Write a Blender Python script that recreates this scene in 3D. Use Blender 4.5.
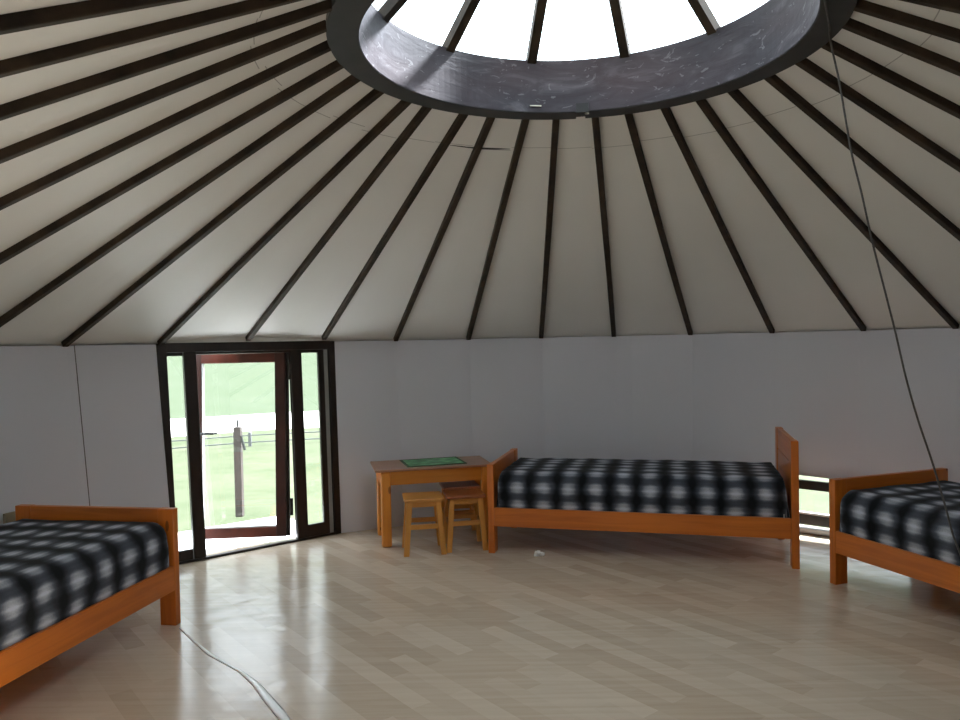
import bpy, math, random
from mathutils import Vector, Matrix, noise

for o in list(bpy.data.objects):
    bpy.data.objects.remove(o)
scene = bpy.context.scene
COL = scene.collection
PI = math.pi
R_ = math.radians

# ------------------------------------------------------------------ camera, light, exposure
CAM_H = 1.6
cam_data = bpy.data.cameras.new('camera')
cam_data.sensor_fit = 'HORIZONTAL'
cam_data.sensor_width = 36.0
cam_data.lens = 36.0 * 759.035 / 960.0
cam_data.clip_start = 0.05
cam_data.clip_end = 600
cam = bpy.data.objects.new('camera', cam_data)
COL.objects.link(cam)
PITCH, ROLL = -0.02137, 0.02048
cam.matrix_world = (Matrix.Translation((0, 0, CAM_H)) @ Matrix.Rotation(PI / 2 + PITCH, 4, 'X')
                    @ Matrix.Rotation(-ROLL, 4, 'Z'))
scene.camera = cam

scene.view_settings.view_transform = 'Standard'
scene.view_settings.look = 'None'
scene.view_settings.gamma = 1
scene.view_settings.use_curve_mapping = False
scene.view_settings.exposure = 0.0

SKY = 5.6
world = bpy.data.worlds.new('sky')
scene.world = world
world.use_nodes = True
wt = world.node_tree
wt.nodes.clear()
w_out = wt.nodes.new('ShaderNodeOutputWorld')
w_bg = wt.nodes.new('ShaderNodeBackground')
w_bg.inputs['Color'].default_value = (0.88, 0.95, 1.05, 1)
w_bg.inputs['Strength'].default_value = SKY
wt.links.new(w_bg.outputs[0], w_out.inputs[0])

sun_d = bpy.data.lights.new('sun', 'SUN')
sun_d.energy = 40.0
sun_d.angle = R_(7)
sun_d.color = (0.95, 0.98, 1.06)
sun = bpy.data.objects.new('sun', sun_d)
COL.objects.link(sun)
SUN_AZ, SUN_EL = R_(58), R_(50)
sdir = Vector((math.sin(SUN_AZ) * math.cos(SUN_EL), math.cos(SUN_AZ) * math.cos(SUN_EL), math.sin(SUN_EL)))
sun.rotation_euler = (-sdir).to_track_quat('-Z', 'Y').to_euler()

# ------------------------------------------------------------------ numbers of the tent
CX, CY = 0.463, 3.3205
RT, RB, WH = 3.7617, 3.5822, 1.6455          # wall radius top / bottom, wall height
RC, RI, ZC, ZT = 1.0954, 0.9485, 2.8957, 3.17
TH0, DTH = 0.03134, 0.18147
FULL = 2 * PI / DTH


def ang(i):
    return TH0 + DTH * i


def wall_r(z):
    return RB + (RT - RB) * z / WH


def pol(i, r, z):
    t = ang(i)
    return Vector((CX + r * math.sin(t), CY + r * math.cos(t), z))


# ------------------------------------------------------------------ mesh helpers
class MB:
    def __init__(self):
        self.v, self.f, self.uv = [], [], []

    def add(self, vs, fs):
        b = len(self.v)
        self.v += [tuple(p) for p in vs]
        self.f += [tuple(b + i for i in f) for f in fs]
        return self

    def hexa(self, p):
        return self.add(p, [(0, 3, 2, 1), (4, 5, 6, 7), (0, 1, 5, 4), (1, 2, 6, 5), (2, 3, 7, 6), (3, 0, 4, 7)])

    def box(self, x0, x1, y0, y1, z0, z1):
        return self.hexa([(x0, y0, z0), (x1, y0, z0), (x1, y1, z0), (x0, y1, z0),
                          (x0, y0, z1), (x1, y0, z1), (x1, y1, z1), (x0, y1, z1)])

    def bar(self, a, b, w, h, up=(0, 0, 1)):
        a, b = Vector(a), Vector(b)
        d = (b - a).normalized()
        s = d.cross(Vector(up)).normalized()
        t = s.cross(d).normalized()
        q = []
        for P in (a, b):
            q += [P - s * w / 2 - t * h / 2, P + s * w / 2 - t * h / 2, P + s * w / 2 + t * h / 2, P - s * w / 2 + t * h / 2]
        return self.hexa(q)

    def tube(self, pts, r, n=10):
        pts = [Vector(p) for p in pts]
        rings = []
        for i, p in enumerate(pts):
            d = (pts[min(i + 1, len(pts) - 1)] - pts[max(i - 1, 0)]).normalized()
            s = d.cross(Vector((0.13, 0.2, 1))).normalized()
            t = s.cross(d).normalized()
            rr = r[i] if isinstance(r, (list, tuple)) else r
            rings.append([p + (s * math.cos(a) + t * math.sin(a)) * rr for a in [2 * PI * k / n for k in range(n)]])
        vs = [q for g in rings for q in g]
        fs = []
        for i in range(len(rings) - 1):
            for k in range(n):
                k2 = (k + 1) % n
                fs.append((i * n + k, i * n + k2, (i + 1) * n + k2, (i + 1) * n + k))
        fs.append(tuple(range(n))[::-1])
        fs.append(tuple((len(rings) - 1) * n + k for k in range(n)))
        return self.add(vs, fs)

    def build(self, name, mat, parent=None, bevel=0.0, smooth=False, segs=2):
        me = bpy.data.meshes.new(name)
        me.from_pydata(self.v, [], self.f)
        me.update()
        import bmesh
        bm = bmesh.new()
        bm.from_mesh(me)
        bmesh.ops.recalc_face_normals(bm, faces=bm.faces)
        bm.to_mesh(me)
        bm.free()
        me.materials.append(mat)
        o = bpy.data.objects.new(name, me)
        COL.objects.link(o)
        if parent:
            o.parent = parent
        if smooth:
            for p in me.polygons:
                p.use_smooth = True
        if bevel:
            m = o.modifiers.new('bevel', 'BEVEL')
            m.width = bevel
            m.segments = segs
            m.limit_method = 'ANGLE'
            m.angle_limit = R_(35)
        return o


def tag(o, label=None, cat=None, group=None, kind=None):
    if label:
        o['label'] = label
    if cat:
        o['category'] = cat
    if group:
        o['group'] = group
    if kind:
        o['kind'] = kind
    return o


def empty(name, loc, rz=0.0):
    o = bpy.data.objects.new(name, None)
    o.empty_display_size = 0.1
    COL.objects.link(o)
    o.location = loc
    o.rotation_euler = (0, 0, rz)
    return o


# ------------------------------------------------------------------ materials
class Mat:
    def __init__(self, name):
        self.m = bpy.data.materials.new(name)
        self.m.use_nodes = True
        self.t = self.m.node_tree
        self.b = self.t.nodes['Principled BSDF']

    def n(self, kind, **kw):
        nd = self.t.nodes.new('ShaderNode' + kind)
        for k, v in kw.items():
            if hasattr(nd, k):
                setattr(nd, k, v)
            else:
                nd.inputs[k].default_value = v
        return nd

    def l(self, a, b):
        self.t.links.new(a, b)

    def set(self, **kw):
        for k, v in kw.items():
            self.b.inputs[k.replace('_', ' ')].default_value = v
        return self

    def coords(self, scale=(1, 1, 1), rot=(0, 0, 0), which='Object'):
        tc = self.n('TexCoord')
        mp = self.n('Mapping')
        mp.inputs['Scale'].default_value = scale
        mp.inputs['Rotation'].default_value = rot
        self.l(tc.outputs[which], mp.inputs[0])
        return mp.outputs[0]

    def noise(self, vec, scale, detail=3, rough=0.55, dist=0.0):
        nd = self.n('TexNoise')
        nd.inputs['Scale'].default_value = scale
        nd.inputs['Detail'].default_value = detail
        nd.inputs['Roughness'].default_value = rough
        nd.inputs['Distortion'].default_value = dist
        self.l(vec, nd.inputs['Vector'])
        return nd.outputs['Fac']

    def ramp(self, fac, stops):
        r = self.n('ValToRGB')
        e = r.color_ramp.elements
        while len(e) < len(stops):
            e.new(0.5)
        for k, (p, c) in enumerate(stops):
            e[k].position = p
            e[k].color = (*c, 1)
        self.l(fac, r.inputs[0])
        return r.outputs[0]

    def mix(self, fac, a, b, blend='MIX'):
        m = self.n('Mix', data_type='RGBA', blend_type=blend)
        for s, v in ((m.inputs[0], fac), (m.inputs[6], a), (m.inputs[7], b)):
            if hasattr(v, 'links'):
                self.l(v, s)
            elif isinstance(v, (int, float)):
                s.default_value = v
            else:
                s.default_value = (*v, 1)
        return m.outputs[2]

    def math(self, op, a, b=0.0, c=0.0):
        m = self.n('Math', operation=op)
        for k, v in enumerate((a, b, c)):
            if hasattr(v, 'links'):
                self.l(v, m.inputs[k])
            else:
                m.inputs[k].default_value = v
        return m.outputs[0]

    def bump(self, h, strength=0.3, dist=0.01):
        b = self.n('Bump')
        b.inputs['Strength'].default_value = strength
        b.inputs['Distance'].default_value = dist
        self.l(h, b.inputs['Height'])
        self.l(b.outputs[0], self.b.inputs['Normal'])

    def color(self, c):
        self.l(c, self.b.inputs['Base Color'])


def simple(name, c1, c2, scale=6, rough=0.6, bump=0.0, spec=0.5, metal=0.0, vs=(1, 1, 1)):
    m = Mat(name)
    v = m.coords(vs)
    f = m.noise(v, scale, 4)
    m.color(m.ramp(f, [(0.3, c1), (0.7, c2)]))
    m.set(Roughness=rough, Metallic=metal)
    m.b.inputs['Specular IOR Level'].default_value = spec
    if bump:
        m.bump(f, bump, 0.004)
    return m.m


def pine(name, axis, base=(0.62, 0.165, 0.016), rough=0.34, knots=True):
    m = Mat(name)
    sc = [22, 22, 22]
    sc[axis] = 1.1
    v = m.coords(sc)
    g = m.noise(v, 1.0, 4, 0.6, 0.6)
    dk = tuple(c * k for c, k in zip(base, (0.74, 0.64, 0.55)))
    lt = tuple(min(1, c * k) for c, k in zip(base, (1.12, 1.2, 1.3)))
    col = m.ramp(g, [(0.3, dk), (0.5, base), (0.72, lt)])
    big = m.noise(m.coords(), 1.7, 2)
    col = m.mix(0.35, col, m.ramp(big, [(0.35, dk), (0.65, lt)]))
    if knots:
        ks = [5.5, 5.5, 5.5]
        ks[axis] = 1.9
        vo = m.n('TexVoronoi')
        vo.inputs['Scale'].default_value = 1.0
        m.l(m.coords(ks), vo.inputs['Vector'])
        kf = m.math('LESS_THAN', vo.outputs['Distance'], 0.06)
        col = m.mix(m.math('MULTIPLY', kf, 0.75), col, (0.13, 0.035, 0.01))
    m.color(col)
    m.set(Roughness=rough)
    m.b.inputs['Coat Weight'].default_value = 0.12
    m.b.inputs['Coat Roughness'].default_value = 0.25
    m.bump(g, 0.08, 0.002)
    return m.m


M = {}
M['pine_x'] = pine('pine_x', 0)
M['pine_y'] = pine('pine_y', 1)
M['pine_z'] = pine('pine_z', 2)
st = (0.68, 0.31, 0.06)
M['stool_x'] = pine('stool_pine_x', 0, st, knots=False)
M['stool_z'] = pine('stool_pine_z', 2, st, knots=False)
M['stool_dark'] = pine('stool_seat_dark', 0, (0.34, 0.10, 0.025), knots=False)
M['table_top'] = pine('table_top_wood', 0, (0.36, 0.17, 0.085), 0.3)
M['table_x'] = pine('table_pine_x', 0, (0.62, 0.23, 0.028))
M['table_z'] = pine('table_pine_z', 2, (0.72, 0.27, 0.035))
M['pole'] = simple('dark_stained_pole', (0.014, 0.010, 0.007), (0.050, 0.032, 0.019), 9, 0.6, 0.3, 0.25)
M['ring_dark'] = simple('dark_painted_ring', (0.018, 0.018, 0.018), (0.032, 0.031, 0.030), 7, 0.55, 0.1, 0.4)
M['black'] = simple('black_plate', (0.004, 0.004, 0.004), (0.008, 0.008, 0.008), 9, 0.5)
M['screw'] = simple('bare_steel', (0.4, 0.38, 0.32), (0.6, 0.58, 0.5), 30, 0.4, 0, 0.5, 0.6)
M['frame_dark'] = simple('dark_brown_frame', (0.012, 0.008, 0.006), (0.028, 0.016, 0.011), 5, 0.4, 0.1, 0.4, 0, (3, 3, 1))
M['frame_red'] = simple('red_brown_frame', (0.055, 0.014, 0.008), (0.13, 0.028, 0.015), 4, 0.38, 0.1, 0.4, 0, (2, 2, 2))
M['frame_brown'] = simple('brown_stile', (0.028, 0.010, 0.007), (0.065, 0.018, 0.012), 4, 0.4, 0.1, 0.4)
M['frame_grey'] = simple('grey_reveal', (0.30, 0.30, 0.28), (0.38, 0.38, 0.36), 8, 0.5)
M['bead'] = simple('white_bead', (0.55, 0.55, 0.55), (0.7, 0.7, 0.7), 8, 0.4)
M['window_black'] = simple('charcoal_sash', (0.015, 0.016, 0.017), (0.03, 0.032, 0.034), 12, 0.4)
M['handle'] = simple('dark_metal_handle', (0.03, 0.03, 0.03), (0.06, 0.06, 0.06), 12, 0.35, 0, 0.5, 0.5)
M['rope'] = simple('grey_cord', (0.06, 0.058, 0.055), (0.11, 0.105, 0.10), 60, 0.7)
M['paper'] = simple('white_paper', (0.85, 0.85, 0.84), (0.92, 0.92, 0.9), 30, 0.8)
M['beige'] = simple('beige_board', (0.30, 0.27, 0.19), (0.40, 0.36, 0.26), 14, 0.7)
M['concrete'] = simple('pale_concrete', (0.74, 0.74, 0.72), (0.84, 0.84, 0.82), 3, 0.9, 0.2)
M['road'] = simple('pale_dirt_road', (0.42, 0.41, 0.38), (0.55, 0.54, 0.50), 0.4, 0.95)
M['post_wood'] = simple('weathered_post', (0.045, 0.036, 0.032), (0.07, 0.057, 0.05), 12, 0.85, 0.3, 0.3, 0, (4, 4, 1))
M['fence_wood'] = simple('fence_wood', (0.12, 0.12, 0.13), (0.16, 0.16, 0.17), 6, 0.9)
M['seam'] = simple('sheet_seam', (0.09, 0.09, 0.09), (0.14, 0.14, 0.14), 8, 0.8)
M['mat_edge'] = simple('dark_green_binding', (0.006, 0.05, 0.012), (0.012, 0.085, 0.02), 20, 0.6)
M['tag'] = simple('white_tag', (0.6, 0.6, 0.58), (0.7, 0.7, 0.68), 20, 0.8)


def glass(name, gloss=0.06):
    m = Mat(name)
    m.t.nodes.remove(m.b)
    out = m.t.nodes['Material Output']
    tr = m.n('BsdfTransparent')
    tr.inputs[0].default_value = (0.95, 0.97, 0.96, 1)
    gl = m.n('BsdfGlossy')
    gl.inputs['Roughness'].default_value = 0.02
    mx = m.n('MixShader')
    mx.inputs[0].default_value = gloss
    m.l(tr.outputs[0], mx.inputs[1])
    m.l(gl.outputs[0], mx.inputs[2])
    m.l(mx.outputs[0], out.inputs[0])
    return m.m


M['glass'] = glass('clear_glass')


def mat_wall():
    m = Mat('wall_sheet')
    f = m.noise(m.coords(), 0.9, 2)
    m.color(m.ramp(f, [(0.3, (0.655, 0.665, 0.73)), (0.7, (0.695, 0.705, 0.765))]))
    m.set(Roughness=0.55)
    m.b.inputs['Specular IOR Level'].default_value = 0.3
    return m.m


def mat_ceiling():
    m = Mat('ceiling_board')
    v = m.coords()
    f = m.noise(v, 1.1, 2)
    col = m.ramp(f, [(0.3, (0.71, 0.695, 0.66)), (0.7, (0.75, 0.735, 0.70))])
    # joint between the upper and the lower ring of boards
    sp = m.n('SeparateXYZ')
    m.l(v, sp.inputs[0])
    dx = m.math('SUBTRACT', sp.outputs[0], CX)
    dy = m.math('SUBTRACT', sp.outputs[1], CY)
    r = m.math('SQRT', m.math('ADD', m.math('MULTIPLY', dx, dx), m.math('MULTIPLY', dy, dy)))
    at_ = m.math('ARCTAN2', dx, dy)
    stp = m.math('SINE', m.math('MULTIPLY', m.math('FLOOR', m.math('MULTIPLY', at_, 1 / DTH)), 2.3))
    rr = m.math('ADD', m.math('MULTIPLY', stp, 0.014), 1.362)
    line = m.math('LESS_THAN', m.math('ABSOLUTE', m.math('SUBTRACT', r, rr)), 0.0022)
    col = m.mix(m.math('MULTIPLY', line, 0.55), col, (0.12, 0.11, 0.10))
    m.color(col)
    m.set(Roughness=0.5)
    m.b.inputs['Specular IOR Level'].default_value = 0.35
    return m.m


def mat_floor():
    m = Mat('linoleum_floor')
    rot = (0, 0, R_(51.5))
    v = m.coords((1, 1, 1), rot)
    br = m.n('TexBrick')
    br.offset = 0.37
    br.offset_frequency = 2
    for k, val in (('Scale', 1.0), ('Brick Width', 0.52), ('Row Height', 0.10), ('Mortar Size', 0.0),
                   ('Mortar Smooth', 0.0), ('Bias', 0.0)):
        br.inputs[k].default_value = val
    br.inputs['Color1'].default_value = (0.53, 0.42, 0.305, 1)
    br.inputs['Color2'].default_value = (0.70, 0.595, 0.465, 1)
    m.l(v, br.inputs['Vector'])
    gr = m.noise(m.coords((1.2, 26, 1), rot), 1.0, 4, 0.6, 0.4)
    col = m.mix(0.2, br.outputs[0], m.ramp(gr, [(0.35, (0.44, 0.34, 0.25)), (0.65, (0.72, 0.65, 0.55))]))
    m.color(col)
    rg = m.n('MapRange')
    rg.inputs['To Min'].default_value = 0.13
    rg.inputs['To Max'].default_value = 0.27
    m.l(m.noise(m.coords(), 1.3, 2, 0.5), rg.inputs[0])
    m.l(rg.outputs[0], m.b.inputs['Roughness'])
    m.b.inputs['Specular IOR Level'].default_value = 0.5
    h = m.noise(m.coords(), 7.0, 1, 0.5, 0.3)
    m.bump(h, 0.5, 0.006)
    return m.m


def mat_band():
    m = Mat('ring_band_paint')
    v = m.coords((1, 1, 3.5))
    f = m.noise(v, 3.2, 5, 0.6, 1.2)
    col = m.ramp(f, [(0.30, (0.026, 0.022, 0.029)), (0.55, (0.046, 0.042, 0.052)), (0.72, (0.10, 0.095, 0.108))])
    s = m.noise(m.coords((1, 1, 2.2)), 7.5, 3, 0.6, 2.5)
    col = m.mix(m.math('MULTIPLY', m.math('GREATER_THAN', s, 0.645), 0.35), col, (0.26, 0.26, 0.27))
    r2 = m.noise(m.coords((1, 1, 2)), 1.1, 2)
    col = m.mix(m.math('MULTIPLY', m.math('SUBTRACT', r2, 0.42), 0.6), col, (0.16, 0.085, 0.08))
    m.color(col)
    m.set(Roughness=0.62)
    m.b.inputs['Specular IOR Level'].default_value = 0.3
    m.bump(f, 0.3, 0.01)
    return m.m


def mat_plaid():
    m = Mat('plaid_blanket')
    v = m.coords(which='UV')
    sp = m.n('SeparateXYZ')
    m.l(v, sp.inputs[0])

    def wave(c, per, ph, pw, wob):
        x = m.math('MULTIPLY_ADD', c, 1 / per, ph)
        x = m.math('ADD', x, wob)
        s = m.math('MULTIPLY_ADD', m.math('COSINE', m.math('MULTIPLY', x, 2 * PI)), 0.5, 0.5)
        return m.math('POWER', s, pw)
    nz = m.noise(v, 5.0, 3)
    wob = m.math('MULTIPLY', m.math('SUBTRACT', nz, 0.5), 0.34)
    wu = wave(sp.outputs[0], 0.196, 0.06, 1.0, wob)
    wv = wave(sp.outputs[1], 0.139, 0.504, 1.0, wob)
    p = m.math('MULTIPLY', m.math('POWER', wu, 1.1), m.math('MULTIPLY_ADD', wv, 0.79, 0.21))
    p = m.math('POWER', p, 0.9)
    s = m.math('ADD', m.math('MULTIPLY', p, 0.80), m.math('MULTIPLY', m.math('ADD', m.math('POWER', wu, 1.5), m.math('POWER', wv, 2.0)), 0.055))
    # thin bright and dark picks across the cloth
    thin = wave(sp.outputs[1], 0.034, 0.1, 2.0, wob)
    s = m.math('MULTIPLY', s, m.math('MULTIPLY_ADD', thin, 0.22, 0.85))
    fz = m.noise(m.coords((1, 1, 1), which='UV'), 130, 2, 0.7)
    s = m.math('MULTIPLY', s, m.math('MULTIPLY_ADD', fz, 0.5, 0.75))
    col = m.ramp(s, [(0.02, (0.007, 0.008, 0.010)), (0.30, (0.085, 0.098, 0.125)), (0.85, (0.54, 0.575, 0.66))])
    m.color(col)
    m.set(Roughness=0.9)
    m.b.inputs['Sheen Weight'].default_value = 0.04
    m.b.inputs['Specular IOR Level'].default_value = 0.2
    m.bump(m.noise(v, 90, 3, 0.7), 0.3, 0.003)
    return m.m


def mat_grass(name, dark, light, sc):
    m = Mat(name)
    v = m.coords()
    a = m.noise(v, sc, 6, 0.7)
    b = m.noise(v, sc * 14, 4, 0.7)
    col = m.ramp(a, [(0.35, dark), (0.62, light)])
    col = m.mix(0.3, col, m.ramp(b, [(0.35, dark), (0.65, (light[0] * 1.25, light[1] * 1.15, light[2] * 1.3))]))
    m.color(col)
    m.set(Roughness=0.95)
    m.b.inputs['Specular IOR Level'].default_value = 0.1
    return m.m


def mat_placemat():
    m = Mat('green_placemat')
    v = m.coords()
    vo = m.n('TexVoronoi')
    vo.inputs['Scale'].default_value = 13
    m.l(v, vo.inputs['Vector'])
    col = m.ramp(vo.outputs['Distance'], [(0.2, (0.20, 0.55, 0.26)), (0.5, (0.04, 0.36, 0.11)), (0.8, (0.02, 0.2, 0.05))])
    m.color(col)
    m.set(Roughness=0.35)
    return m.m


M['wall'] = mat_wall()
M['ceiling'] = mat_ceiling()
M['floor'] = mat_floor()
M['band'] = mat_band()
M['plaid'] = mat_plaid()
M['placemat'] = mat_placemat()
M['lawn'] = mat_grass('lawn_grass', (0.044, 0.058, 0.028), (0.076, 0.083, 0.050), 0.9)
M['hill'] = mat_grass('hill_grass', (0.050, 0.065, 0.037), (0.060, 0.073, 0.046), 0.05)

# ------------------------------------------------------------------ the setting: floor, wall, ceiling
mb = MB()
NF = 96
ring = [(CX + (RB + 0.10) * math.sin(2 * PI * k / NF), CY + (RB + 0.10) * math.cos(2 * PI * k / NF), 0.0) for k in range(NF)]
ring2 = [(x, y, -0.08) for x, y, z in ring]
mb.add(ring + ring2, [tuple(range(NF))[::-1], tuple(range(NF, 2 * NF))] + [(k, (k + 1) % NF, NF + (k + 1) % NF, NF + k) for k in range(NF)])
tag(mb.build('floor', M['floor']), kind='structure')

TW = 0.09   # wall thickness


def wall_arc(name, i0, i1, holes=()):
    cuts = {i0, i1}
    k = math.ceil(i0)
    while k < i1:
        if k > i0:
            cuts.add(float(k))
        k += 1
    for a, b, *_ in holes:
        cuts |= {a, b}
    cuts = sorted(cuts)
    mb = MB()
    for a, b in zip(cuts, cuts[1:]):
        zz = [(0.0, 0.0, WH, WH)]
        for ha, hb, z0, za, zb in holes:      # hole: idx range, sill height, head height at either end
            if a >= ha - 1e-6 and b <= hb + 1e-6:
                la = za + (zb - za) * (a - ha) / (hb - ha)
                lb = za + (zb - za) * (b - ha) / (hb - ha)
                zz = [(0.0, 0.0, z0, z0), (la, lb, WH, WH)]
        for z0a, z0b, z1a, z1b in zz:
            q = [pol(a, wall_r(z0a), z0a), pol(b, wall_r(z0b), z0b), pol(b, wall_r(z0b) + TW, z0b), pol(a, wall_r(z0a) + TW, z0a),
                 pol(a, wall_r(z1a), z1a), pol(b, wall_r(z1b), z1b), pol(b, wall_r(z1b) + TW, z1b), pol(a, wall_r(z1a) + TW, z1a)]
            mb.hexa(q)
    return tag(mb.build(name, M['wall']), kind='structure')


I_DL, I_DR = -5.0, -2.87
H1 = (3.15, 4.62, 0.03, 0.466, 0.440)
H2 = (-11.6, -8.1, 0.03, 1.10, 1.10)  # added opening left of the view, made large to brighten that side
H3 = (12.6, 14.2, 0.03, 0.50, 0.50)
H4 = (18.4, 20.0, 0.03, 0.50, 0.50)  # added opening behind the camera, lets in more daylight
wall_arc('wall_left', -14.0, I_DL, [H2])
wall_arc('wall_back', I_DR, 1.2)
wall_arc('wall_right', 1.2, 9.0, [H1])
wall_arc('wall_front', 9.0, FULL - 14.0, [H4])

# seams between the wall sheets
for nm, i, z0 in (('trim_1', -5.92, 0.55), ('trim_2', 1.2, 0.0), ('trim_3', 2.96, 0.45)):
    mb = MB()
    w = 0.0022 if nm != 'trim_1' else 0.003
    da = w / RT / DTH
    q = []
    # sit on the flat facet, not on the arc
    i0, i1 = math.floor(i), math.floor(i) + 1
    if nm == 'trim_2':
        i1 = 1.2
        i0 = 1.0

    def onf(t, z, off):
        a, b = pol(i0, wall_r(z), z), pol(i1, wall_r(z), z)
        p = a.lerp(b, (t - i0) / (i1 - i0))
        n = Vector((p.x - CX, p.y - CY, 0)).normalized()
        return p - n * off
    for z in (z0, WH):
        q += [onf(i - da, z, 0.0015), onf(i + da, z, 0.0015), onf(i + da, z, -0.004), onf(i - da, z, -0.004)]
    mb.hexa(q)
    tag(mb.build(nm, M['seam'] if nm == 'trim_1' else M['wall']), kind='structure')

# roof boards: a faceted cone above the poles
SL = (WH - ZC) / (RT - RC)


def roof_z(r, off=0.0):
    return ZC + SL * (r - RC) + off


mb = MB()
NR = 70
OFF = 0.016
rr_ = [RI + 0.08, 1.6, 2.4, 3.1, RT + 0.16]
vs = []
for k in range(NR):
    for r in rr_:
        vs.append(pol(k * FULL / NR, r, roof_z(r, OFF)))
for k in range(NR):
    for r in rr_:
        vs.append(pol(k * FULL / NR, r, roof_z(r, OFF + 0.05)))
n5 = len(rr_)
fs = []
for k in range(NR):
    k2 = (k + 1) % NR
    for j in range(n5 - 1):
        fs.append((k * n5 + j, k * n5 + j + 1, k2 * n5 + j + 1, k2 * n5 + j))
        b = NR * n5
        fs.append((b + k * n5 + j, b + k2 * n5 + j, b + k2 * n5 + j + 1, b + k * n5 + j + 1))
    for j in (0, n5 - 1):
        fs.append((k * n5 + j, k2 * n5 + j, NR * n5 + k2 * n5 + j, NR * n5 + k * n5 + j))
mb.add(vs, fs)
tag(mb.build('ceiling', M['ceiling']), kind='structure')

# open slit at a board joint near the crown
mb = MB()
qs = [(-2.75, 1.366, 0.001), (-2.3, 1.369, 0.004), (-1.9, 1.370, 0.008), (-1.55, 1.367, 0.006), (-1.2, 1.364, 0.0015)]
up_, lo_ = [], []
for i, r, h in qs:
    up_.append(pol(i, r - h, roof_z(r - h, OFF - 0.0015)))
    lo_.append(pol(i, r + h, roof_z(r + h, OFF - 0.0015)))
top2 = [p + Vector((0, 0, 0.02)) for p in up_ + lo_]
n = len(qs)
vs = up_ + lo_ + top2
fs = [(k, k + 1, n + k + 1, n + k) for k in range(n - 1)] + [(2 * n + k, 3 * n + k, 3 * n + k + 1, 2 * n + k + 1) for k in range(n - 1)]
fs += [(k, 2 * n + k, 2 * n + k + 1, k + 1) for k in range(n - 1)] + [(n + k, n + k + 1, 3 * n + k + 1, 3 * n + k) for k in range(n - 1)]
mb.add(vs, fs)
tag(mb.build('trim_4', M['black']), kind='structure')

# ------------------------------------------------------------------ roof poles
lower = {0: -0.012, 1: 0.973, 2: 1.977, 3: 2.989, 4: 4.037, 5: 4.994, -1: -1.012, -2: -2.008, -3: -2.992, -4: -3.974, -5: -5.0, -6: -6.046}
upper = {-11: -10.93, -10: -9.95, -9: -8.94, -8: -7.88, -7: -6.95, -6: -5.89, -5: -4.83, -4: -4.11, -3: -2.91, -2: -2.07, -1: -1.03,
         0: -0.15, 1: 0.98, 2: 1.92, 3: 2.96, 4: 3.98, 5: 4.93, 6: 6.09, 7: 7.16, 8: 8.19, 9: 9.25, 10: 10.13}
ORD = ['', 'second', 'third', 'fourth', 'fifth', 'sixth', 'seventh', 'eighth', 'ninth', 'tenth']


def pole_label(i):
    if i == -5:
        return 'dark brown roof pole whose foot rests on the left end of the door frame'
    if i == -4:
        return 'dark brown roof pole whose foot meets the middle of the door head'
    if i == -3:
        return 'dark brown roof pole whose foot rests near the right end of the door head'
    if i < -5:
        n = -5 - i
        return 'dark roof pole, ' + ('first' if n == 1 else ORD[n - 1]) + ' to the left of the pole at the door frame’s left end'.replace('’', "'")
    if i <= 5:
        n = i + 3
        return 'dark roof pole, ' + ('first' if n == 1 else ORD[n - 1]) + " to the right of the pole at the door's right end"
    n = i - 5
    return 'dark roof pole, ' + ('first' if n == 1 else ORD[n - 1]) + ' above the rightmost pole that reaches the wall in view'


rnd = random.Random(4)
for i in range(-14, 13):
    if i in (-14,):
        continue
    iu = upper.get(i, i + 0.05)
    il = lower.get(i, i)
    e = (iu - i) if i < -6 or i > 5 else 0
    a = pol(iu, RC - 0.018, roof_z(RC - 0.018))
    re_ = RT - 0.08 if i in (-4, -3) else RT - 0.03
    b = pol(il, re_, roof_z(re_, -0.006))
    mid = a.lerp(b, 0.5) + Vector((rnd.uniform(-1, 1), rnd.uniform(-1, 1), 0)) * 0.006
    mb = MB()
    rad = Vector((b.x - a.x, b.y - a.y, 0)).normalized()
    side = Vector((-rad.y, rad.x, 0))
    nrm = (b - a).normalized().cross(side).normalized()
    if nrm.z < 0:
        nrm = -nrm
    segs = []
    K = 8
    for k in range(K + 1):
        t = k / K
        p = a * ((1 - t) * (1 - t)) + mid * (2 * t * (1 - t)) + b * t * t
        wd = 0.040 + rnd.uniform(-0.0015, 0.0015)
        s = side * wd / 2
        segs += [p - s - nrm * 0.020, p + s - nrm * 0.020, p + s + nrm * 0.018, p - s + nrm * 0.018]
    fs = [(0, 1, 2, 3), (4 * K + 3, 4 * K + 2, 4 * K + 1, 4 * K)]
    for k in range(K):
        for j in range(4):
            j2 = (j + 1) % 4
            fs.append((4 * k + j, 4 * (k + 1) + j, 4 * (k + 1) + j2, 4 * k + j2))
    mb.add(segs, fs)
    o = mb.build('roof_pole', M['pole'], bevel=0.005)
    tag(o, pole_label(i), 'roof pole', 'roof poles fanning from the crown ring')

# ------------------------------------------------------------------ crown ring
crown = empty('roof_ring', (CX, CY, ZC))
tag(crown, 'large round dark wooden ring around the skylight where all the poles meet', 'roof ring')


def lp(t, r, z):       # local polar point, t in idx
    a = ang(t)
    return Vector((r * math.sin(a), r * math.cos(a), z - ZC))


def arc_solid(t0, t1, prof, n=120, closed=False):
    mb = MB()
    m_ = len(prof)
    cnt = n if closed else n + 1
    for k in range(cnt):
        t = t0 + (t1 - t0) * k / n
        for r, z in prof:
            mb.v.append(tuple(lp(t, r, z)))
    for k in range(n):
        k2 = (k + 1) % cnt
        for j in range(m_):
            j2 = (j + 1) % m_
            mb.f.append((k * m_ + j, k2 * m_ + j, k2 * m_ + j2, k * m_ + j2))
    if not closed:
        mb.f.append(tuple(range(m_)))
        mb.f.append(tuple((cnt - 1) * m_ + j for j in reversed(range(m_))))
    return mb


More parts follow.
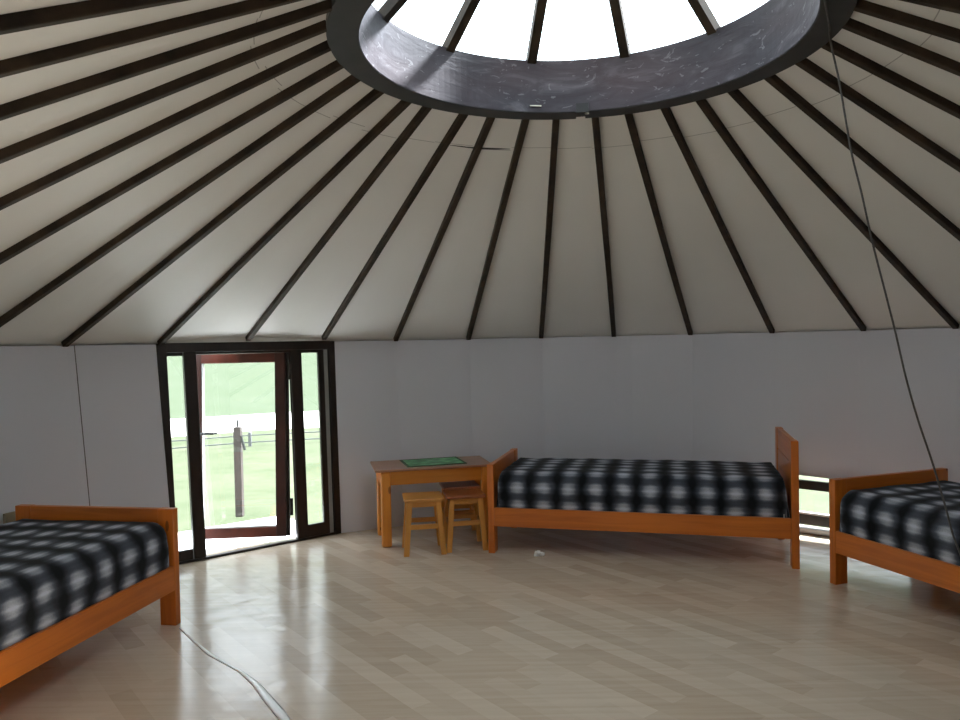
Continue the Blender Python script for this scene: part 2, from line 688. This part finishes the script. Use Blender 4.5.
G0, G1 = 0.43, 0.70          # the joint of the two half rings
arc_solid(G1, FULL + G0, [(RI + 0.004, ZC - 0.014), (RC - 0.014, ZC - 0.014), (RC - 0.014, ZC + 0.085), (RI + 0.004, ZC + 0.085)], 180).build('lower_ring', M['ring_dark'], crown)
arc_solid(G0 - 0.01, G1 + 0.12, [(RI - 0.012, ZC - 0.02), (RI + 0.075, ZC - 0.02), (RI + 0.075, ZC + 0.03), (RI - 0.012, ZC + 0.03)], 8).build('joint_plate', M['black'], crown)
arc_solid(0, FULL, [(RI, ZC - 0.010), (RI + 0.03, ZC - 0.010), (RI + 0.03, ZT), (RI, ZT)], 160, True).build('inner_band', M['band'], crown, smooth=False)
arc_solid(0, FULL, [(RI + 0.03, ZT - 0.05), (RI + 0.14, ZT - 0.05), (RI + 0.14, ZT), (RI + 0.03, ZT)], 120, True).build('upper_ring', M['ring_dark'], crown)
arc_solid(0, FULL, [(RI + 0.12, ZC + 0.05), (RI + 0.14, ZC + 0.05), (RI + 0.14, ZT - 0.05), (RI + 0.12, ZT - 0.05)], 120, True).build('outer_band', M['ring_dark'], crown)
mb = MB()
mb.box(-0.032, 0.032, -0.004, 0.004, -0.003, 0.003)
cl = mb.build('clip', M['screw'], crown)
cl.location = lp(-0.9, RI - 0.006, ZC + 0.022)
cl.rotation_euler = (0, 0, -ang(-0.9))
mb = MB()
mb.tube([(0, 0, 0), (0, 0, 0.008)], 0.012, 12)
sc_ = mb.build('screw', M['screw'], crown)
sc_.location = lp(0.76, RI + 0.01, ZC - 0.026)
for k in range(12):
    a = R_(-8.5 + 30.6 * k if k < 6 else -8.5 - 30.2 * (k - 5) if k < 11 else 177)
    a = R_([-8.5, 22.6, 52.5, 82, 112, 142, 172, 202, 232, 262, -68.6, -38.4][k])
    mb = MB()
    d = Vector((math.sin(a), math.cos(a), 0))
    p0 = d * (RI + 0.03) + Vector((0, 0, ZT - ZC - 0.01))
    p1 = d * 0.06 + Vector((0, 0, ZT - ZC + 0.74))
    mb.bar(p0, p1, 0.052, 0.05)
    mb.build('spoke', M['pole'], crown)
mb = MB()
mb.tube([(0, 0, ZT - ZC + 0.66), (0, 0, ZT - ZC + 0.80)], 0.10, 20)
mb.build('hub', M['pole'], crown)
mb = MB()
NG = 48
vs, fs = [], []
for k in range(NG):
    a = 2 * PI * k / NG
    for r, z in ((RI + 0.10, ZT + 0.03), (0.02, ZT + 0.80)):
        vs.append((r * math.sin(a), r * math.cos(a), z - ZC))
        vs.append((r * math.sin(a), r * math.cos(a), z - ZC + 0.006))
for k in range(NG):
    k2 = (k + 1) % NG
    fs += [(4 * k, 4 * k + 2, 4 * k2 + 2, 4 * k2), (4 * k + 1, 4 * k2 + 1, 4 * k2 + 3, 4 * k + 3)]
mb.add(vs, fs)
mb.build('glazing', M['glass'], crown)

# ------------------------------------------------------------------ glazed door
A0 = pol(I_DL, RB, 0)
B0 = pol(I_DR, RB, 0)
DU = (B0 - A0).normalized()
DL_ = (B0 - A0).length
tm = (pol(I_DL, RT, WH) + pol(I_DR, RT, WH)) / 2 - (A0 + B0) / 2
DV = (tm - DU * tm.dot(DU)).normalized()
DN = DU.cross(DV).normalized()      # towards the room


def dp(u, v, n):
    u = u + (v / 1.6) * (0.01 + 0.045 * u) if u > 0.01 else u - (v / 1.6) * 0.035
    return A0 + DU * u + DV * v + DN * n


door = empty('door_1', A0)
tag(door, kind='structure')


def dbox(u0, u1, v0, v1, n0, n1, name, mat, parent=door, bevel=0.004):
    mb = MB()
    q = []
    for v in (v0, v1):
        q += [dp(u0, v, n0) - A0, dp(u1, v, n0) - A0, dp(u1, v, n1) - A0, dp(u0, v, n1) - A0]
    mb.hexa(q)
    return mb.build(name, mat, parent, bevel)


FD = M['frame_dark']
dbox(-0.015, 0.012, 0.0, 1.66, -0.05, 0.012, 'jamb', FD)
dbox(1.318, 1.372, 0.0, 1.66, -0.05, 0.012, 'jamb', FD)
dbox(0.0105, 1.33, 1.59, 1.662, -0.05, 0.012, 'head', FD)
dbox(0.0105, 1.33, 1.662, 1.72, -0.04, 0.004, 'filler_board', M['ceiling'])
dbox(0.012, 1.318, 0.0, 0.018, -0.06, 0.005, 'threshold', FD)
# left sidelight
dbox(0.012, 0.13, 0.018, 0.095, -0.05, -0.01, 'sidelight_rail', FD)
dbox(0.012, 0.13, 1.565, 1.59, -0.05, -0.01, 'sidelight_rail', FD)
dbox(0.134, 0.225, 0.018, 1.59, -0.045, 0.0, 'mullion', FD)
dbox(0.012, 0.134, 0.095, 1.565, -0.045, -0.040, 'pane', M['glass'], bevel=0)
# right sidelight
dbox(0.978, 1.074, 0.018, 1.59, -0.045, 0.0, 'mullion', FD)
dbox(1.068, 1.235, 0.018, 0.118, -0.045, -0.01, 'sidelight_rail', FD)
dbox(1.068, 1.235, 1.565, 1.59, -0.045, -0.01, 'sidelight_rail', FD)
dbox(1.228, 1.28, 0.018, 1.59, -0.045, -0.015, 'sidelight_stile', FD)
dbox(1.28, 1.318, 0.018, 1.59, -0.045, -0.02, 'reveal_strip', M['frame_grey'])
dbox(1.062, 1.235, 0.118, 1.565, -0.045, -0.040, 'pane', M['glass'], bevel=0)
dbox(0.225, 0.985, 1.572, 1.59, -0.05, -0.005, 'head_stop', FD)

# the leaf, hinged at the right and standing open outwards
HP = dp(0.956, 0.015, -0.085)
leaf = empty('door_leaf', HP - A0)
leaf.parent = door
OPEN = R_(35)
Ld = (Matrix.Rotation(-OPEN, 4, 'Z') @ (-DU)).normalized()       # from the hinge to the free edge
Lv = (DV + Vector((0.03, 0, 0))).normalized()
Lv = (Lv - Ld * Lv.dot(Ld)).normalized()
Ln = Ld.cross(Lv).normalized()
if Ln.y > 0:
    Ln = -Ln


def lbox(a0, a1, v0, v1, n0, n1, name, mat, bevel=0.003, parent=leaf):
    mb = MB()
    q = []
    for v in (v0, v1):
        q += [Ld * a + Lv * v + Ln * n for a, n in ((a0, n0), (a1, n0), (a1, n1), (a0, n1))]
    mb.hexa(q)
    return mb.build(name, mat, parent, bevel)


FR = M['frame_red']
LW, LH = 0.765, 1.565
lbox(0.034, 0.118, 0.03, LH, -0.028, 0.028, 'leaf_stile', M['frame_brown'])
lbox(LW - 0.045, LW, 0.03, LH, -0.028, 0.028, 'leaf_stile', M['frame_brown'])
lbox(0.118, LW - 0.045, 0.03, 0.112, -0.028, 0.028, 'leaf_rail', FR)
lbox(0.118, LW - 0.045, LH - 0.085, LH, -0.028, 0.028, 'leaf_rail', FR)
lbox(LW - 0.055, LW - 0.0455, 0.112, LH - 0.085, -0.02, 0.02, 'glazing_bead', M['bead'], 0)
lbox(0.118, LW - 0.045, 0.112, 0.122, -0.02, 0.02, 'glazing_bead', M['bead'], 0)
lbox(0.118, LW - 0.055, 0.122, LH - 0.085, -0.004, 0.004, 'leaf_pane', M['glass'], 0)
lbox(0.008, 0.034, 0.03, LH, -0.02, -0.006, 'hinge_edge', FD, 0)
for v in (0.20, 1.33):
    mb = MB()
    p = Ld * -0.006 + Ln * 0.012
    mb.tube([p + Lv * (v), p + Lv * (v + 0.14)], 0.016, 12)
    q = []
    mb.build('hinge', FD, leaf)
mb = MB()
hb = Ld * (LW - 0.024) + Lv * 0.87 + Ln * 0.03
mb.bar(hb - Lv * 0.07, hb + Lv * 0.07, 0.03, 0.012, up=Ln)
hd = mb.build('handle_plate', M['handle'], leaf, 0.003)
mb = MB()
h0 = Ld * (LW - 0.024) + Lv * 0.895
mb.tube([h0 + Ln * 0.03, h0 + Ln * 0.07, h0 + Ln * 0.078 - Ld * 0.02, h0 + Ln * 0.078 - Ld * 0.135], 0.010, 10)
mb.build('handle_lever', M['handle'], leaf, smooth=True)
mb = MB()
mb.tube([h0 - Ln * 0.03, h0 - Ln * 0.07, h0 - Ln * 0.078 - Ld * 0.02, h0 - Ln * 0.078 - Ld * 0.12], 0.010, 10)
mb.build('outer_handle_lever', M['handle'], leaf, smooth=True)


# ------------------------------------------------------------------ low windows
def low_window(name, hole, tilt):
    i0, i1, z0, za, zb = hole
    z0c = z0
    P0, P1 = pol(i0, wall_r(z0) + 0.05, z0), pol(i1, wall_r(z0) + 0.05, z0)
    u = (P1 - P0).normalized()
    L = (P1 - P0).length
    nrm = Vector((u.y, -u.x, 0))
    if nrm.dot(Vector((CX, CY, 0)) - Vector((P0.x, P0.y, 0))) < 0:
        nrm = -nrm
    root = empty(name, P0)
    tag(root, kind='structure')

    def wb(a0, a1, h0, h1, n0, n1, nm, mat, bevel=0.002, dz=0.0):
        mb = MB()
        q = []
        for h in (h0, h1):
            for a, n in ((a0, n0), (a1, n0), (a1, n1), (a0, n1)):
                q.append(u * a + nrm * n + Vector((0, 0, h - dz * a / L)))
        mb.hexa(q)
        return mb.build(nm, mat, root, bevel)
    B = M['window_black']
    top = za - z0
    wb(0.0, L, -0.02, 0.012, -0.05, 0.06, 'window_sill', M['bead'])
    wb(0.0, 0.04, 0.012, top, -0.03, 0.0, 'window_frame', B)
    wb(L - 0.04, L, 0.012, top - 0.02, -0.03, 0.0, 'window_frame', B)
    RT0 = 0.325 if top < 0.5 else top - 0.125
    wb(0.04, L - 0.04, RT0, RT0 + 0.073, -0.02, 0.02, 'sash_rail', B, dz=tilt)
    wb(0.04, L - 0.04, 0.042, 0.118, -0.02, 0.02, 'sash_rail', B, dz=tilt)
    wb(0.04, L - 0.04, 0.118, 0.136, -0.02, 0.015, 'sash_bead', M['bead'], dz=tilt)
    wb(0.04, L - 0.04, 0.022, 0.034, -0.045, -0.02, 'lower_batten', M['beige'], dz=-0.01)
    wb(0.04, L - 0.04, 0.136, RT0, -0.003, 0.003, 'pane', M['glass'], 0, dz=tilt)
    return root


low_window('window_1', H1, 0.004)
low_window('added_window_2', H2, 0.0)  # unseen window, added to light the left ceiling and floor
low_window('added_window_3', H4, 0.0)  # unseen window behind the camera, added for its light

# ------------------------------------------------------------------ outdoors


def hill_h(x, y):
    d = math.hypot(x - CX, y - CY)
    base = -0.30 - 0.35 * min(1, max(0, (d - 4.5) / 8))
    if d > 24:
        t = (d - 24)
        base += 0.16 * t + 0.0012 * t * t
        base += (noise.noise(Vector((x * 0.03, y * 0.03, 0))) * 0.08) * min(t, 50)
    base += noise.noise(Vector((x * 0.25, y * 0.25, 3))) * 0.07 * min(1, max(0, (d - 5) / 4))
    return base


def annulus(name, r0, r1, nr, na, mat, dz=0.0, power=1.0):
    mb = MB()
    for j in range(nr + 1):
        r = r0 + (r1 - r0) * (j / nr) ** power
        for k in range(na):
            a = 2 * PI * k / na
            x, y = CX + r * math.sin(a), CY + r * math.cos(a)
            mb.v.append((x, y, hill_h(x, y) + dz))
    for j in range(nr):
        for k in range(na):
            k2 = (k + 1) % na
            mb.f.append((j * na + k, j * na + k2, (j + 1) * na + k2, (j + 1) * na + k))
    return tag(mb.build(name, mat, smooth=True), kind='structure')


annulus('lawn', 0.5, 18.4, 30, 120, M['lawn'])
annulus('dirt_road', 18.4, 24.0, 8, 120, M['road'])
annulus('hillside', 24.0, 190, 60, 160, M['hill'], power=1.7)

# porch slab outside the door
mb = MB()
c = (A0 + B0) / 2
out = -Vector((DN.x, DN.y, 0)).normalized()
U = DU
for (a0, a1, d0, d1, z0, z1) in ((-2.6, 0.72, -0.05, 1.17, -0.36, -0.055),):
    q = []
    for z in (z0, z1):
        for a, d in ((a0, d0), (a1, d0), (a1, d1), (a0, d1)):
            p = c + U * a + out * (d + 0.10)
            q.append((p.x, p.y, z))
    mb.hexa(q)
tag(mb.build('porch_slab', M['concrete'], bevel=0.01), kind='structure')

# wooden post on the porch edge, with a pin at its head
pp = Vector((-2.40, 7.46, -0.055))
post = empty('porch_post', pp)
tag(post, 'square weathered wooden post on the porch edge outside the glass door', 'post')
mb = MB()
mb.box(-0.036, 0.036, -0.036, 0.036, 0.0, 0.885)
mb.build('shaft', M['post_wood'], post, 0.008)
mb = MB()
mb.tube([(0.0, 0, 0.88), (0, 0, 0.955)], 0.009, 8)
mb.build('pin', M['handle'], post)
mb = MB()
mb.bar((0.036, -0.02, 0.80), (0.075, -0.03, 0.66), 0.018, 0.018)
mb.build('hook', M['handle'], post)

# field fence on the lawn before the road
fence = empty('field_fence', (CX, CY, 0))
tag(fence, 'low rail fence crossing the lawn between the porch and the dirt road', 'fence')
FRD = 15.2
tt = [-0.74 + 0.07 * k for k in range(12)]
pts = []
for t in tt:
    x, y = FRD * math.sin(t), FRD * math.cos(t)
    z = hill_h(x + CX, y + CY)
    pts.append(Vector((x, y, z)))
    mb = MB()
    mb.box(x - 0.03, x + 0.03, y - 0.03, y + 0.03, z - 0.02, z + 0.32)
    mb.build('fence_post', M['fence_wood'], fence)
for h in (0.09, 0.25):
    for a, b in zip(pts, pts[1:]):
        mb = MB()
        mb.bar(a + Vector((0, 0, h)), b + Vector((0, 0, h)), 0.02, 0.024)
        mb.build('fence_rail', M['fence_wood'], fence)


# ------------------------------------------------------------------ beds
def bed_blanket(L, W, z0, top, sy, parent, seed, x0=0.050, y0=0.024):
    """plaid cloth wrapped over the mattress; UV in metres along the cloth"""
    h = top - z0
    r = 0.085
    RX = 0.045
    Lm, Wm = L - 2 * x0, W - 2 * y0

    def fold(s, S, r):
        # s in [-h, S+h] along the cloth; returns position, drop
        def edge(d):           # d: distance from the top's edge zone, <0 inside
            q = r * PI / 2
            if d < -r:
                return None
            t = d + r
            if t < q:
                a = t / r
                return (r * math.sin(a) - r, r - r * math.cos(a))
            return (0.0, r + (t - q))
        if s < S / 2:
            e = edge(-s)
            return (s, 0.0) if e is None else (-e[0], e[1])
        e = edge(s - S)
        return (s, 0.0) if e is None else (S + e[0], e[1])
    ext = h - r + r * PI / 2 - r
    nu, nv = 110, 60
    mb = MB()
    uvs = []
    rn = Vector((seed * 3.7, seed * 1.9, 0))
    for a in range(nu + 1):
        su = -ext + (Lm + 2 * ext) * a / nu
        x, du = fold(su, Lm, RX)
        for b in range(nv + 1):
            sv = -ext + (Wm + 2 * ext) * b / nv
            y, dv = fold(sv, Wm, r)
            d = min(h, (du ** 3 + dv ** 3) ** (1 / 3))
            z = top - d
            crown_ = 0.012 * math.sin(PI * min(1, max(0, x / Lm))) * math.sin(PI * min(1, max(0, y / Wm)))
            nn = noise.noise(Vector((su * 5, sv * 5, 0)) + rn) * 0.007 + noise.noise(Vector((su * 2.1, sv * 13, 2)) + rn) * 0.003
            flat = max(0.0, 1 - d / (0.5 * r))
            z += (nn + crown_) * flat
            bulge = (1 - flat) * nn * 1.0
            if dv > r * 0.3:
                hh = min(1, max(0, dv / h))
                o_ = 0.012 * math.sin(PI * hh)
                y += (-o_ + bulge) if sv < Wm / 2 else (o_ + bulge)
            if du > r * 0.3:
                x += bulge * 0.6
            # pull the corners round
            kx = max(0, (RX - min(x, Lm - x)) / RX)
            ky = max(0, (r - min(y, Wm - y)) / r)
            if kx > 0 and ky > 0:
                m_ = min(kx, ky)
                x += (1 if x < Lm / 2 else -1) * 0.12 * RX * m_
                y += (1 if y < Wm / 2 else -1) * 0.12 * r * m_
            mb.v.append((x0 + x, sy * (y0 + y), z))
            uvs.append((su, sv))
    for a in range(nu):
        for b in range(nv):
            i = a * (nv + 1) + b
            mb.f.append((i, i + nv + 1, i + nv + 2, i + 1))
    me = bpy.data.meshes.new('blanket')
    me.from_pydata(mb.v, [], mb.f)
    uvl = me.uv_layers.new(name='cloth')
    for lp_ in me.loops:
        uvl.data[lp_.index].uv = uvs[lp_.vertex_index]
    for p in me.polygons:
        p.use_smooth = True
    me.materials.append(M['plaid'])
    if sy > 0:
        pass
    o = bpy.data.objects.new('blanket', me)
    COL.objects.link(o)
    o.parent = parent
    return o


M['mattress'] = simple('mattress_ticking', (0.5, 0.5, 0.48), (0.6, 0.6, 0.58), 10, 0.9)


def make_bed(loc, rz, sy, L, W, label, seed, foot=0.68, head=0.886, top=0.615):
    root = empty('bed', loc, rz)
    tag(root, label, 'bed', 'wooden single beds with plaid blankets')
    T, PW = 0.05, 0.10
    ys = lambda a, b: (min(sy * a, sy * b), max(sy * a, sy * b))

    def bx(x0, x1, a, b, z0, z1, name, mat, bevel=0.004):
        y0, y1 = ys(a, b)
        mb = MB()
        mb.box(x0, x1, y0, y1, z0, z1)
        return mb.build(name, mat, root, bevel)
    for x0, h in ((0, foot), (L - T, head)):
        bx(x0, x0 + T, 0, PW, 0, h, 'leg', M['pine_z'])
        bx(x0, x0 + T, W - PW, W, 0, h, 'leg', M['pine_z'])
    bx(0.006, T - 0.006, PW, W - PW, 0.30, foot - 0.001, 'footboard', M['pine_y'])
    bx(L - T + 0.006, L - 0.006, PW, W - PW, 0.73, head - 0.001, 'headboard', M['pine_y'])
    bx(L - T + 0.006, L - 0.006, PW, W - PW, 0.30, 0.724, 'headboard', M['pine_y'])
    bx(T, L - T, 0.001, 0.026, 0.207, 0.35, 'side_rail', M['pine_x'])
    bx(T, L - T, W - 0.026, W - 0.001, 0.207, 0.35, 'side_rail', M['pine_x'])
    bx(T, L - T, 0.026, W - 0.026, 0.235, 0.25, 'slat_base', M['pine_x'])
    mt = bx(T + 0.08, L - T - 0.08, 0.085, W - 0.085, 0.25, 0.50, 'mattress', M['mattress'], 0.05)
    bed_blanket(L, W, 0.325, top, sy, mt, seed)
    return root


b1 = make_bed((0.035, 5.765, 0), R_(-14.8), 1, 2.215, 0.90,
              'wooden bed with plaid blanket along the back wall beside the small table', 1)
b2 = make_bed((-1.785, 4.42, 0), R_(-100.6), -1, 2.19, 1.05,
              'wooden bed with plaid blanket at the left, nearest the glass door', 2)
b3 = make_bed((2.243, 4.90, 0), R_(-70.5), 1, 2.19, 0.99,
              'wooden bed with plaid blanket at the right, behind the hanging cord', 3)
mb = MB()
mb.box(2.115, 2.12, 0.012, 0.026, 0.335, 0.375)
mb.build('care_tag', M['tag'], b1)

# ------------------------------------------------------------------ table
TA = R_(12.6)
tw, td, thh = 0.955, 0.50, 0.62
tb = empty('table', (-0.842, 5.945, 0), TA)
tag(tb, 'low pine table with a green placemat on it, against the back wall', 'table')


def tbx(x0, x1, y0, y1, z0, z1, name, mat, bevel=0.004):
    mb = MB()
    mb.box(x0, x1, y0, y1, z0, z1)
    return mb.build(name, mat, tb, bevel)


tbx(0, tw, 0, td, thh - 0.018, thh, 'tabletop', M['table_top'], 0.005)
for x in (0.045, tw - 0.015 - 0.078):
    for y in (0.015, td - 0.015 - 0.078):
        mb = MB()
        # rounded, square-ish leg with bulge near the top
        mb.box(x, x + 0.078, y, y + 0.078, 0, thh - 0.018)
        mb.build('leg', M['table_z'], tb, 0.014, segs=3)
tbx(0.123, tw - 0.093, 0.032, 0.052, thh - 0.13, thh - 0.018, 'apron', M['table_x'])
tbx(0.123, tw - 0.093, td - 0.052, td - 0.032, thh - 0.13, thh - 0.018, 'apron', M['table_x'])
tbx(0.045, 0.065, 0.093, td - 0.093, thh - 0.13, thh - 0.018, 'apron', M['pine_y'])
tbx(tw - 0.055, tw - 0.035, 0.093, td - 0.093, thh - 0.13, thh - 0.018, 'apron', M['pine_y'])

# placemat
pm = empty('placemat', (-0.600, 6.075, thh), R_(15.5))
tag(pm, 'green rectangular placemat with darker green edge on the table', 'placemat')
mb = MB()
mb.box(0.02, 0.475, 0.02, 0.365, 0.0, 0.004)
mb.build('cloth', M['placemat'], pm)
mb = MB()
for a in ((0, 0.495, 0, 0.02), (0, 0.495, 0.365, 0.385), (0, 0.02, 0.02, 0.365), (0.475, 0.495, 0.02, 0.365)):
    mb.box(a[0], a[1], a[2], a[3], 0.0, 0.005)
mb.build('binding', M['mat_edge'], pm)


# ------------------------------------------------------------------ stools
def make_stool(loc, rz, label, seat_mat):
    root = empty('stool', loc, rz)
    tag(root, label, 'stool', 'small wooden stools tucked at the table')
    H = 0.432
    sx, sy_ = 0.147, 0.140
    mb = MB()
    mb.box(-sx - 0.005, sx + 0.005, -sy_ - 0.005, sy_ + 0.005, H - 0.024, H)
    mb.build('seat', seat_mat, root, 0.006)
    bx_, by_ = 0.143, 0.135      # feet
    tx, ty = 0.108, 0.105        # leg tops

    def legp(qx, qy, z):
        k = 1 - z / (H - 0.024)
        return Vector((qx * (tx + (bx_ - tx) * k), qy * (ty + (by_ - ty) * k), z))
    for qx in (-1, 1):
        for qy in (-1, 1):
            mb = MB()
            q = []
            for z in (0, H - 0.024):
                p = legp(qx, qy, z)
                w = 0.021
                q += [p + Vector((-w, -w * 0.72, 0)), p + Vector((w, -w * 0.72, 0)), p + Vector((w, w * 0.72, 0)), p + Vector((-w, w * 0.72, 0))]
            mb.hexa(q)
            mb.build('leg', M['stool_z'], root, 0.003)
    for z, hh in ((H - 0.046, 0.044), (0.215, 0.036)):
        for q in (-1, 1):
            mb = MB()
            a, b = legp(-1, q, z), legp(1, q, z)
            mb.bar(a + Vector((0.018, 0, 0)), b - Vector((0.018, 0, 0)), 0.018, hh)
            mb.build('stretcher', M['stool_x'], root, 0.002)
            mb = MB()
            a, b = legp(q, -1, z + (0.0 if hh > 0.04 else -0.01)), legp(q, 1, z + (0.0 if hh > 0.04 else -0.01))
            mb.bar(a + Vector((0, 0.014, 0)), b - Vector((0, 0.014, 0)), 0.018, hh)
            mb.build('stretcher', M['stool_x'], root, 0.002)
    return root


make_stool((-0.467, 5.875, 0), R_(9), 'light pine stool in front of the table, the left and nearest one', M['stool_x'])
make_stool((-0.150, 5.965, 0), R_(10), 'pine stool under the table beside the bed, right of the nearest stool', M['stool_dark'])
make_stool((-0.195, 6.335, 0), R_(11), 'dark pine stool at the back under the table, mostly hidden', M['stool_dark'])

# ------------------------------------------------------------------ small things
# crumpled paper on the floor before the back bed
mb = MB()
rn = random.Random(2)
base = Vector((0.412, 5.66, 0.0))
for (ox, oy, oz, s) in ((-0.014, 0, 0.018, 0.021), (0.024, 0.004, 0.011, 0.016), (0.0, -0.006, 0.028, 0.014)):
    vs = []
    for a in range(6):
        for b in range(8):
            th = PI * (a + 0.5) / 6
            ph = 2 * PI * b / 8
            k = s * rn.uniform(0.7, 1.25)
            vs.append(base + Vector((ox + k * 1.3 * math.sin(th) * math.cos(ph), oy + k * math.sin(th) * math.sin(ph), max(0.0005, oz + k * math.cos(th)))))
    fs = [(a * 8 + b, a * 8 + (b + 1) % 8, (a + 1) * 8 + (b + 1) % 8, (a + 1) * 8 + b) for a in range(5) for b in range(8)]
    fs += [tuple(range(8)), tuple(40 + b for b in range(8))]
    mb.add(vs, fs)
tag(mb.build('crumpled_paper', M['paper']), 'tiny crumpled white paper on the floor before the back bed', 'litter')

# shiny joint tape along the floor covering
m_t = Mat('clear_tape')
m_t.set(Roughness=0.12)
m_t.b.inputs['Base Color'].default_value = (0.88, 0.89, 0.92, 1)
m_t.b.inputs['Specular IOR Level'].default_value = 0.9
m_t.bump(m_t.noise(m_t.coords((1, 1, 1)), 30, 4, 0.7), 0.4, 0.004)
mb = MB()
pts_ = [(-1.76, 4.335, 0.004), (-1.60, 4.13, 0.006), (-1.45, 3.95, 0.010), (-1.33, 3.83, 0.006), (-1.22, 3.73, 0.008),
        (-1.10, 3.585, 0.014), (-1.00, 3.43, 0.018), (-0.90, 3.28, 0.019), (-0.84, 3.19, 0.012), (-0.74, 3.05, 0.015), (-0.60, 2.85, 0.017)]
K = len(pts_)
vs = []
for k, (x, y, w) in enumerate(pts_):
    x1, y1, _ = pts_[min(k + 1, K - 1)]
    x0, y0, _ = pts_[max(k - 1, 0)]
    d = Vector((x1 - x0, y1 - y0, 0)).normalized()
    s = Vector((-d.y, d.x, 0))
    for q, z in ((-1, 0.0), (-0.6, 0.0035), (0.6, 0.0035), (1, 0.0)):
        vs.append(Vector((x, y, z + 0.0004)) + s * w * q * 1.35)
fs = [(4 * k + j, 4 * k + j + 1, 4 * k + j + 5, 4 * k + j + 4) for k in range(K - 1) for j in range(3)]
fs += [(4 * k, 4 * k + 4, 4 * k + 7, 4 * k + 3) for k in range(K - 1)]
mb.add(vs, fs)
tag(mb.build('floor_tape', m_t.m, smooth=True), 'shiny pale tape strip over the floor seam in front of the left bed', 'tape')

# beige board behind the left bed's footboard
mb = MB()
ctr = Vector((-2.900, 4.632, 0))
mb.box(-0.038, 0.038, -0.012, 0.012, 0.0, 0.625)
o = mb.build('board', M['beige'], bevel=0.003)
o.location = ctr
o.rotation_euler = (0, 0, R_(68.5))
tag(o, "narrow beige board upright against the wall behind the left bed's footboard", 'board')

# hanging cord from the crown
raw = [(1.284, 2.804, 2.868), (1.335, 2.903, 2.866), (1.44, 3.10, 2.866), (1.530, 3.28, 2.862), (1.572, 3.297, 2.705), (1.598, 3.301, 2.556),
       (1.629, 3.305, 2.384), (1.673, 3.31, 2.212), (1.722, 3.315, 1.995), (1.779, 3.321, 1.777), (1.824, 3.325, 1.601), (1.869, 3.33, 1.411),
       (1.923, 3.335, 1.225), (1.986, 3.339, 1.038), (2.044, 3.344, 0.845), (2.081, 3.347, 0.71), (2.126, 3.35, 0.587), (2.21, 3.36, 0.30), (2.26, 3.37, 0.012)]


def catmull(P, n=8):
    P = [Vector(p) for p in P]
    P = [P[0] * 2 - P[1]] + P + [P[-1] * 2 - P[-2]]
    out_ = []
    for i in range(1, len(P) - 2):
        for k in range(n):
            t = k / n
            out_.append(0.5 * ((2 * P[i]) + (-P[i - 1] + P[i + 1]) * t + (2 * P[i - 1] - 5 * P[i] + 4 * P[i + 1] - P[i + 2]) * t * t
                        + (-P[i - 1] + 3 * P[i] - 3 * P[i + 1] + P[i + 2]) * t ** 3))
    out_.append(P[-2])
    return out_


cord = MB().tube(catmull(raw), 0.0044, 8).build('cord', M['rope'], smooth=True)
tag(cord, 'thin grey cord hanging from the crown ring down past the right bed', 'cord')
